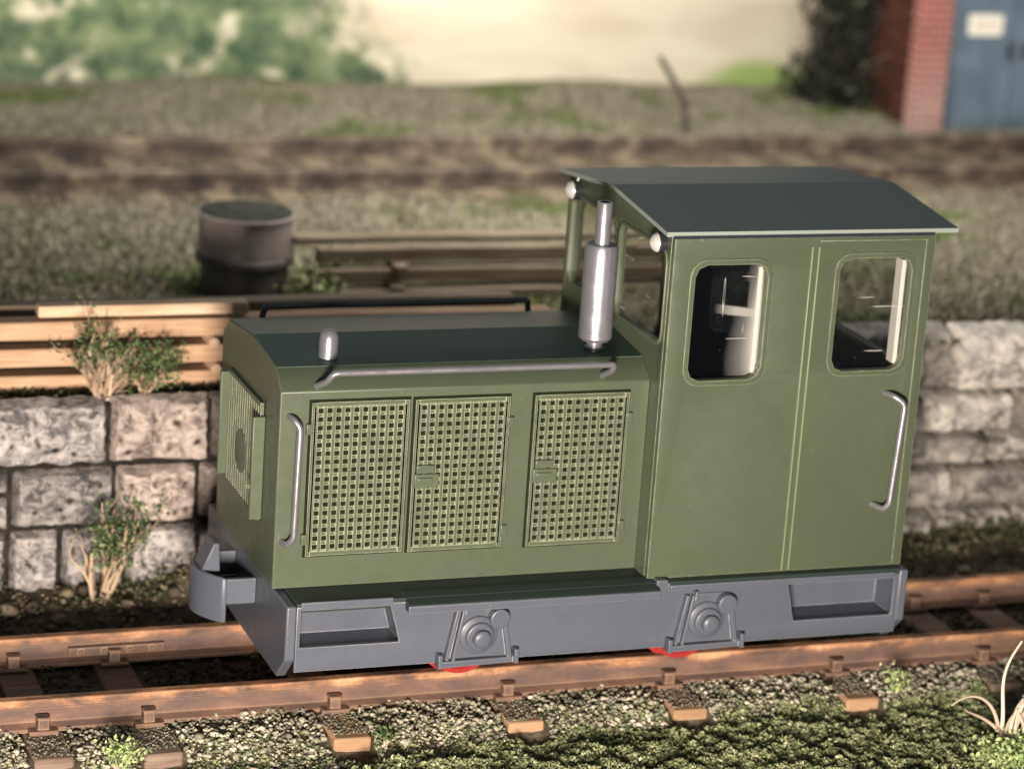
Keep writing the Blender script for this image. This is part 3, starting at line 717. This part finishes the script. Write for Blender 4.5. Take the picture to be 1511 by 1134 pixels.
# side frames with the foot-step recesses
L1 = [(.085, .385), (.690, .385), (.625, .612), (.085, .612)]; L2 = [(3.235, .350), (3.905, .350), (3.905, .590), (3.18, .590)]
for side in (0, 1):
    Y = lambda y: y if side == 0 else W - y
    a = .018 if side == 0 else W-.018
    sf = pplate('side_frame', [(.061, .235), (3.939, .235), (3.939, .615), (.061, .635)], [L1, L2], 'y', a, .036, M['grey'], bev=.005)
    # recess boxes
    for (x0, x1, xt0, xt1, z0, z1) in ((.07, .71, .07, .64, .368, .622), (3.22, 3.92, 3.165, 3.92, .335, .60)):
        b = MB(); t = .012
        ya, yb = sorted((Y(.037), Y(.26)))
        b.box(x0, x1, ya, yb, z0-t, z0+t*.5)                                   # floor
        b.box(x0, x1, *(sorted((Y(.26), Y(.28)))), z0-t, z1+t)                  # back
        b.prism([(x0-t, z0), (x0, z0), (xt0, z1), (xt0-t, z1)], 'y', ya, yb); b.prism([(x1, z0), (x1+t, z0), (xt1+t, z1), (xt1, z1)], 'y', ya, yb)
        o = b.build('step_box', M['grey'], sf); 
    # axle box fittings
    sgn = -1 if side == 0 else 1
    for xc in (1.17, 2.635):
        y0 = Y(0) ; b = MB()
        yy = lambda d: y0 + sgn*d
        def pb(poly, d, d0=0.): b.prism(poly, 'y', *sorted((yy(-.01+d0), yy(d))))
        def rib(xa, za, xb, zb, wd, d):
            v = Vector((xb-xa, zb-za)).normalized(); nn = Vector((-v.y, v.x))*wd/2
            pb([(xa-nn.x, za-nn.y), (xb-nn.x, zb-nn.y), (xb+nn.x, zb+nn.y), (xa+nn.x, za+nn.y)], d)
        pb([(xc-.19, .262), (xc+.215, .262), (xc+.13, .575), (xc-.115, .575)], .014)
        rib(xc-.195, .26, xc-.135, .575, .024, .045); rib(xc-.155, .26, xc-.100, .575, .022, .05)
        rib(xc+.20, .26, xc+.155, .50, .028, .04)
        pb([(xc-.25, .215), (xc+.235, .225), (xc+.235, .262), (xc-.25, .255)], .045)
        rib(xc-.24, .22, xc-.24, .305, .026, .07); rib(xc+.235, .225, xc+.235, .315, .026, .07)
        rib(xc-.085, .54, xc-.085, .60, .016, .05)
        ab = part(b, 'axle_box', M['grey'], bevel=.005)
        d = -1 if side == 0 else 1
        L = lambda prof, c: MB().lathe([(r_, h_*d) for r_, h_ in prof], c, 'y', 28)
        L([(.118, 0), (.118, .03), (.105, .038)], (xc, y0, .405)).build('bearing_ring', M['grey'], ab, bevel=.004)
        L([(.088, 0), (.088, .055), (.078, .063)], (xc+.002, y0, .402)).build('bearing_cap', M['grey'], ab, bevel=.004)
        L([(.055, 0), (.055, .10), (.046, .108), (.03, .112)], (xc+.004, y0, .40)).build('axle_end', M['grey'], ab, bevel=.003)
        L([(.062, 0), (.062, .066), (.055, .072)], (xc+.118, y0, .512)).build('boss', M['grey'], ab, bevel=.004)
# deck
b = MB(); b.prism([(.002, .60), (.002, .655), (W-.002, .655), (W-.002, .60)], 'x', .061, 3.939)
b2 = part(b, 'deck', M['deck'], bevel=.005)
b = MB()
b.prism([(-.07, .585), (-.07, .632), (.02, .656), (.10, .662), (.10, .585)], 'x', .715, 2.29)
part(b, 'running_board', M['deck'], bevel=.005)
b = MB(); b.prism([(-.078, .580), (-.078, .628), (-.066, .630), (-.066, .580)], 'x', .712, 2.293); part(b, 'board_lip', M['grey'], bevel=.004)
for (x0, x1, yl, z0, z1) in ((.085, .64, .0, .618, .664), (2.385, 3.90, -.012, .600, .638)):
    b = MB(); b.box(x0, x1, yl-.006, yl+.012, z0, z1); part(b, 'board_lip', M['grey'], bevel=.006)
b = MB(); b.box(2.30, 2.37, -.004, .05, .61, .668); b.box(2.372, 2.382, -.014, .02, .605, .65); part(b, 'bracket', M['grey'], bevel=.004)
b = MB(); b.prism([(W+.07, .585), (W+.07, .632), (W-.10, .662), (W-.10, .585)], 'x', .715, 2.29); part(b, 'running_board', M['deck'], bevel=.005)

# wheels
for xc in (1.155, 2.60):
    for yy, sg in ((.435, 1), (W-.435, -1)):
        b = MB(); b.lathe([(.12, -.036*sg), (.185, -.030*sg), (.188, -.04*sg), (.216, -.04*sg), (.218, .045*sg), (.245, .05*sg), (.245, .07*sg), (.18, .07*sg)], (xc+.06, yy-.02*sg, .217), 'y', 40)
        wh = part(b, 'wheel', M['red'])
    b = MB(); b.tube([(xc, .5, .216), (xc, W-.5, .216)], .03, 10); part(b, 'axle', M['black'])
b = MB(); b.box(.3, 3.7, .62, W-.62, .12, .56); part(b, 'motor_block', M['black'], bevel=.02)

# couplers
for side in (0, 1):
    sx = (lambda x: x) if side == 0 else (lambda x: 4 - x)
    cp = empty('coupler', (-2, -.9375, 0)); cp.parent = LO
    b = MB(); n = 16; outer = []; inner = []
    for k in range(n+1):
        t = -1 + 2*k/n; y = .9375 + .265*t; outer.append((sx(-.335 + .13*t*t), y)); inner.append((sx(-.295 + .12*t*t), y))
    b.prism(outer + inner[::-1], 'z', .30, .585); b.build('buffer_head', M['grey'], cp, bevel=.012)
    for yy in (.675, 1.165):
        b = MB(); b.box(*sorted((sx(-.19), sx(-.002))), yy-.0, yy+.035, .42, .575); b.build('cheek', M['grey'], cp, bevel=.004)
    b = MB(); b.prism([(sx(-.30), .565), (sx(-.18), .565), (sx(-.19), .745), (sx(-.225), .745)], 'y', .84, 1.03); b.build('pin_guide', M['grey'], cp, bevel=.008)
    b = MB(); b.box(*sorted((sx(-.19), sx(-.002))), .715, 1.16, .40, .42); b.build('pocket_floor', M['black'], cp)

# hood
hp = [(.266, .655), (.266, 1.848), (.40, 1.955), (.9375, 2.005), (W-.40, 1.955), (W-.266, 1.848), (W-.266, .655)]
b = MB().prism(hp, 'x', -.02, 2.262); part(b, 'engine_hood', M['green'], bevel=.007)
b = MB(); yt = lambda y: 1.955 + (y-.40)/(.5375)*.05
b.prism([(.402, 1.9585), (.9375, 2.0085), (W-.402, 1.9585), (W-.402, 1.952), (.9375, 2.002), (.402, 1.952)], 'x', -.012, 2.255); part(b, 'hood_top', M['dark_green'], sharp=3)
# hood doors with real lattice
def lattice(b, x0, x1, z0, z1, nx, nzz, y, axis='y', blank=None, d=-1):
    """bars: uprights proud of the cross bars"""
    px, pz = (x1-x0)/nx, (z1-z0)/nzz
    def put(a0, a1, zz0, zz1, d0, d1):
        lo, hi = sorted((y + d*d0, y + d*d1))
        if axis == 'y': b.box(a0, a1, lo, hi, zz0, zz1)
        else: b.box(lo, hi, a0, a1, zz0, zz1)
    for i in range(nx+1):
        x = x0 + i*px
        put(x-px*.20, x+px*.20, z0, z1, 0, .024)
    for j in range(nzz+1):
        z_ = z0 + j*pz
        put(x0, x1, z_-pz*.21, z_+pz*.21, .002, .012)
def hood_door(x0, x1, z0, z1, latch, hinge_right, side=0):
    y = .266 if side == 0 else W-.266; d = -1 if side == 0 else 1
    A = lambda p, q: sorted((y + d*p, y + d*q))
    fr = .026; b = MB()
    b.box(x0, x0+fr, *A(.001, .024), z0, z1); b.box(x1-fr, x1, *A(.001, .024), z0, z1)
    b.box(x0+fr, x1-fr, *A(.001, .018), z0, z0+fr); b.box(x0+fr, x1-fr, *A(.001, .018), z1-fr, z1)
    lattice(b, x0+fr, x1-fr, z0+fr, z1-fr, 10 if x1-x0 < .6 else 11, 17, y, d=d)
    dr = part(b, 'mesh_door', M['mesh_green'])
    g = MB(); g.box(x0-.012, x1+.012, *A(.0005, .004), z0-.012, z1+.014); g.build('door_shade_sheet', M['shadowgap'], dr)  # dark sheet in place of the shade around and behind the mesh
    if latch:
        q = MB(); q.box(x0+.02, x0+.135, *A(.018, .042), 1.395-.06, 1.395-.01); q.build('latch', M['mesh_green'], dr, bevel=.006)
        q = MB(); q.box(x0+.012, x0+.165, *A(.018, .036), 1.395-.15, 1.395-.066); q.box(x0+.03, x0+.12, *A(.036, .050), 1.395-.12, 1.395-.085); q.build('latch', M['mesh_green'], dr, bevel=.006)
    hx = (x1-.01, x1+.03) if hinge_right else (x0-.03, x0+.01)
    for hz in (z1-.16, z0+.10):
        q = MB(); q.box(*hx, *A(.001, .030), hz-.03, hz+.035); q.build('hinge', M['mesh_green'], dr, bevel=.005)
M['shadowgap'] = painted('painted_gap_shade', (.010, .015, .007), (.1, .1, .06), .8, edge=0, speck=False, spec=.05)  # shade behind the lattice put into a near-black colour
doors = ((.165, .752, .855, 1.785, False, False), (.79, 1.372, .850, 1.782, True, True), (1.53, 2.128, .842, 1.782, True, True))
for dd in doors: hood_door(*dd)
for dd in doors: hood_door(*dd, side=1)
# radiator grille on the hood front
gx = -.02; g0, g1, gz0, gz1 = .60, W-.56, 1.00, 1.66
b = MB(); lattice(b, g0, g1, gz0, gz1, 14, 17, gx, 'x')
rg = part(b, 'radiator_grille', M['mesh_green'])
b = MB(); b.box(gx-.003, gx-.0005, g0-.03, g1+.03, gz0-.03, gz1+.03); b.build('grille_shade_sheet', M['shadowgap'], rg)  # dark sheet standing in for shade behind the grille bars
b = MB(); b.lathe([(.135, .0), (.135, -.024), (.13, -.026)], (gx, 1.0, 1.27), 'x', 36); b.build('badge_disc', M['mesh_green'], rg, bevel=.004)
for ya, yb, z0_, z1_ in ((g0-.045, g0-.012, .985, 1.615), (g1+.012, g1+.04, 1.02, 1.67)):
    b = MB(); b.box(gx-.075, gx-.001, ya, yb, z0_, z1_); b.build('grille_rim', M['mesh_green'], rg, bevel=.006)
for q0, q1 in ((gz1+.002, gz1+.03), (gz0-.03, gz0-.002)):
    b = MB(); b.box(gx-.028, gx-.001, g0-.01, g1+.01, q0, q1); b.build('grille_rim', M['green'], rg, bevel=.004)
b = MB(); b.tube([(gx-.085, g0-.03, 1.19), (gx-.02, g0+.06, 1.19)], .012, 8); b.build('grille_catch', M['mesh_green'], rg)

# rails and fittings on the hood
def trail(side, mat):
    Y = (lambda y: y) if side == 0 else (lambda y: W-y)
    b = MB(); b.tube(fillet([(.20, Y(.30), 1.872), (.235, Y(.215), 1.915), (.265, Y(.185), 1.975), (1.99, Y(.185), 1.975), (1.985, Y(.205), 1.93), (1.965, Y(.30), 1.88)], .035), .0195, 12)
    return part(b, 'top_handrail', mat)
trail(0, M['silver']); o = trail(1, M['black']); o['label'] = 'black handrail on the far side of the hood'
b = MB(); b.tube(fillet([(.03, .268, 1.705), (.045, .20, 1.705), (.080, .175, 1.66), (.070, .175, .99), (.040, .20, .945), (.02, .268, .945)], .03), .019, 12); part(b, 'grab_rail', M['silver'])
for z_ in (1.705, .945):
    pass
b = MB(); b.tube(fillet([(3.735, .068, 1.775), (3.76, .0, 1.775), (3.83, -.03, 1.73), (3.795, -.03, 1.09), (3.77, -.01, 1.05), (3.72, .068, 1.065)], .035), .019, 12); part(b, 'cab_grab_rail', M['silver'])
b = MB(); b.lathe([(.058, -.03), (.058, .10), (.053, .13), (.04, .152), (.02, .163), (.004, .166)], (.335, .55, 1.972), n=28); part(b, 'filler_dome', M['silver'])
# exhaust
b = MB(); b.lathe([(.05, -.04), (.05, .05), (.085, .055), (.102, .075), (.102, .625), (.094, .645), (.06, .648)], (2.0, .55, 1.972), n=40); ex = part(b, 'muffler', M['silver'])
b = MB(); b.lathe([(.047, .63), (.047, .895), (.043, .902), (.034, .902), (.034, .80)], (2.0, .55, 1.972), n=28); b.build('exhaust_pipe', M['silver'], ex)
b = MB(); b.lathe([(.065, -.02), (.065, .012)], (2.0, .55, 1.972), n=24); b.build('base_flange', M['black'], ex)

# cab ------------------------------------------------------------
cx0, cx1, cy0, cy1, cz0, cz1 = 2.262, 3.972, .068, W-.068, .655, 2.785
th = .05
W1 = rrect(2.405, 2.875, 1.895, 2.60, .075, 2); W2 = rrect(3.345, 3.825, 1.925, 2.625, .075, 2)
F1 = rrect(2.36, 2.95, 1.70, 2.625, .075, 2); F2 = rrect(3.30, 3.86, 1.70, 2.625, .075, 2)
gablez = lambda y: 2.785 + .088*(1 - abs(y-.9375)/.87)
for side in (0, 1):
    a = cy0 + th/2 if side == 0 else cy1 - th/2; d = -1 if side == 0 else 1; yf = cy0 if side == 0 else cy1
    A = lambda p, q: sorted((yf + d*p, yf + d*q))
    sd = pplate('cab_side', [(cx0, cz0), (3.972, cz0), (3.972, cz1), (cx0, cz1)], [W1, W2] if side == 0 else [F1, F2], 'y', a, th, M['green'], bev=.006)
    # thin raised window surround and door panel outline
    def ring(name, loop, wd, dd, mat=M['green']):
        cxm = sum(p[0] for p in loop)/len(loop); czm = sum(p[1] for p in loop)/len(loop)
        pass
    r1 = rrect(2.372, 2.908, 1.862, 2.634, .10, 3); r2 = rrect(3.312, 3.858, 1.892, 2.658, .10, 3)
    for rr_, ww in (((r1, W1), (r2, W2)) if side == 0 else ()):
        f = plate('window_frame', rr_, [ww], 'y', yf + d*.004, .016, M['green'], sd, bev=.003)
    b = MB()
    for xx in (3.152, 3.197):
        b.box(xx-.0045, xx+.0045, *A(-.002, .010), cz0+.01, 2.70)
    q = MB(); q.box(3.20, 3.915, *A(-.002, .006), 2.730, 2.738); q.box(3.906, 3.914, *A(-.002, .006), cz0+.01, 2.728); q.build('door_edge', M['green'], sd, bevel=.003)
    b.box(2.425, 2.433, *A(-.002, .007), 2.745, 2.785)
    b.build('door_beading', M['worn_green'], sd, bevel=.003)
    # pane set just inside the opening with a bright cut edge
    for (x0, x1, z0, z1) in (((2.395, 2.885, 1.885, 2.61), (3.335, 3.835, 1.915, 2.635)) if side == 0 else ((2.35, 2.96, 1.69, 2.635), (3.29, 3.87, 1.69, 2.635))):
        q = MB(); yy = yf - d*.040; q.box(x0, x1, yy-.003, yy+.003, z0, z1); q.build('window_pane', M['glass'], sd)
        if side == 0:
            q = MB(); q.box(x1-.042, x1-.014, yf+.052, yf+.14, z0+.03, z1-.04); q.build('pane_edge', M['frosted'], sd, bevel=.004)
def reflection_mat():  # pale glare and dark patch of a pane reflection, painted as colour
    t = NT('painted_reflection'); p = t.coord(); n = t.n; o = n['Material Output']
    s_ = t.new('ShaderNodeSeparateXYZ'); t.L.new(p, s_.inputs[0])
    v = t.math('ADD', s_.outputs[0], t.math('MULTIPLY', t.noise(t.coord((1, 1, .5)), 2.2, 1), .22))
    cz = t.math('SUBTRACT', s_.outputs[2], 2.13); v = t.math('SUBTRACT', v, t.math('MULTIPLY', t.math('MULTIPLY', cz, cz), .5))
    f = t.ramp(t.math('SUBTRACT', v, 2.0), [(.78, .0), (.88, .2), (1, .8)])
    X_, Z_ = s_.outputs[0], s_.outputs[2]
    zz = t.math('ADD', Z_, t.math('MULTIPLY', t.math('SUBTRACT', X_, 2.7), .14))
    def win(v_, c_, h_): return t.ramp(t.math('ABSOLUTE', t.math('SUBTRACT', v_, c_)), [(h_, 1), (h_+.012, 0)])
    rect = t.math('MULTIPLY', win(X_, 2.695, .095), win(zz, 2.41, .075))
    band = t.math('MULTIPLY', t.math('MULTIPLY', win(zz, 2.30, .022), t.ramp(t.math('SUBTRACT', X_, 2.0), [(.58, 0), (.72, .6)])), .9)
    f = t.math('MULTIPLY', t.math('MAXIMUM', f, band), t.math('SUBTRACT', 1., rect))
    tr = t.new('ShaderNodeBsdfTransparent'); tr.inputs[0].default_value = (.30, .32, .37, 1); mx = t.new('ShaderNodeMixShader')
    t.b.inputs['Base Color'].default_value = (.82, .80, .76, 1); t.b.inputs['Roughness'].default_value = .35
    t.L.new(f, mx.inputs[0]); t.L.new(tr.outputs[0], mx.inputs[1]); t.L.new(t.b.outputs[0], mx.inputs[2]); t.L.new(mx.outputs[0], o.inputs[0]); return t.m
M['pane_reflection'] = reflection_mat()
pplate('reflection_sheet', rrect(2.36, 2.93, 1.87, 2.63, .05, 2), [], 'y', .145, .012, M['pane_reflection'], bev=.002)  # added sheet behind the pane that carries the painted reflection
# front wall with two windows over the hood; rear wall alike
for nm, xa, xo in (('cab_front', cx0 + .022, -1), ('cab_rear', cx1 - .022, 1)):
    bot = cz0 if nm == 'cab_rear' else 1.5
    hz0 = 2.10 if nm == 'cab_front' else 1.90
    hw = [rrect(.165, .90, hz0, 2.66, .07, 3), rrect(.965, 1.70, hz0, 2.66, .07, 3)] if nm == 'cab_front' else [rrect(.22, 1.65, hz0, 2.63, .07, 3)]
    y0_, y1_ = cy0 + th + .001, cy1 - th - .001
    ol = [(y0_, cz0), (y1_, cz0), (y1_, 2.785), (.9375, 2.862), (y0_, 2.785)]
    o = pplate(nm, ol, hw, 'x', xa, .044, M['green'], bev=.004)
    for l in hw:
        ys = [p[0] for p in l]; zs = [p[1] for p in l]
        rr_ = rrect(min(ys)-.02, max(ys)+.02, min(zs)-.02, max(zs)+.02, .085, 3)
        plate('window_frame', rr_, [l], 'x', xa + xo*.026, .014, M['mesh_green'], o, bev=.003)
        q = MB(); q.box(xa-.003, xa+.003, min(ys)-.008, max(ys)+.008, min(zs)-.008, max(zs)+.008); q.build('window_pane', M['glass'], o)
b = MB(); b.box(cx0+.05, cx1-.05, cy0+.06, cy1-.06, .66, .70); part(b, 'cab_floor', M['interior'])
b = MB(); b.box(2.33, 2.62, .45, 1.45, .70, 1.82); b.box(2.36, 2.56, .62, 1.2, 1.82, 1.95); part(b, 'control_desk', M['interior'], bevel=.02)
b = MB(); b.box(3.50, 3.88, .50, 1.05, .70, 1.22); b.box(3.78, 3.88, .50, 1.05, 1.22, 1.72); part(b, 'driver_seat', M['interior'], bevel=.03)
hwm = MB(); hwm.tube([(3.44 + .02*math.sin(a), .85 + .15*math.cos(a), 2.05 + .15*math.sin(a)) for a in np.linspace(0, 2*PI, 29)], .014, 8, cap=False)
hwm.tube([(3.44, .70, 2.05), (3.44, 1.0, 2.05)], .01, 6); hwm.tube([(3.42, .85, 1.0), (3.44, .85, 2.05)], .018, 8); part(hwm, 'brake_wheel', M['silver'])

# roof: shallow ridge, thin overhanging sheet
yr0, yr1 = .052, W-.052
rp_ = [(yr0, 2.777), (yr0, 2.803), (.9375, 2.892), (yr1, 2.803), (yr1, 2.777), (.9375, 2.866)]
b = MB().prism(rp_, 'x', 2.20, 4.11); rf = part(b, 'roof', M['roof'], sharp=3)
b = MB(); b.box(2.24, 3.95, yr0-.006, yr0+.01, 2.762, 2.782); b.build('rain_strip', M['black'], rf)
# headlights
for yy in (.235, W-.235):
    b = MB(); b.lathe([(.05, .10), (.062, .04), (.066, -.005), (.066, -.02)], (2.235, yy, 2.70), 'x', 28); b.tube([(2.245, yy, 2.74), (2.26, yy, 2.79)], .018, 8)
    hl = part(b, 'headlight', M['black'], bevel=.003)
    b = MB(); b.lathe([(.060, .012), (.058, 0), (.046, -.018), (.026, -.032), (.004, -.040)], (2.212, yy, 2.70), 'x', 28); b.build('lens', M['lens'], hl)
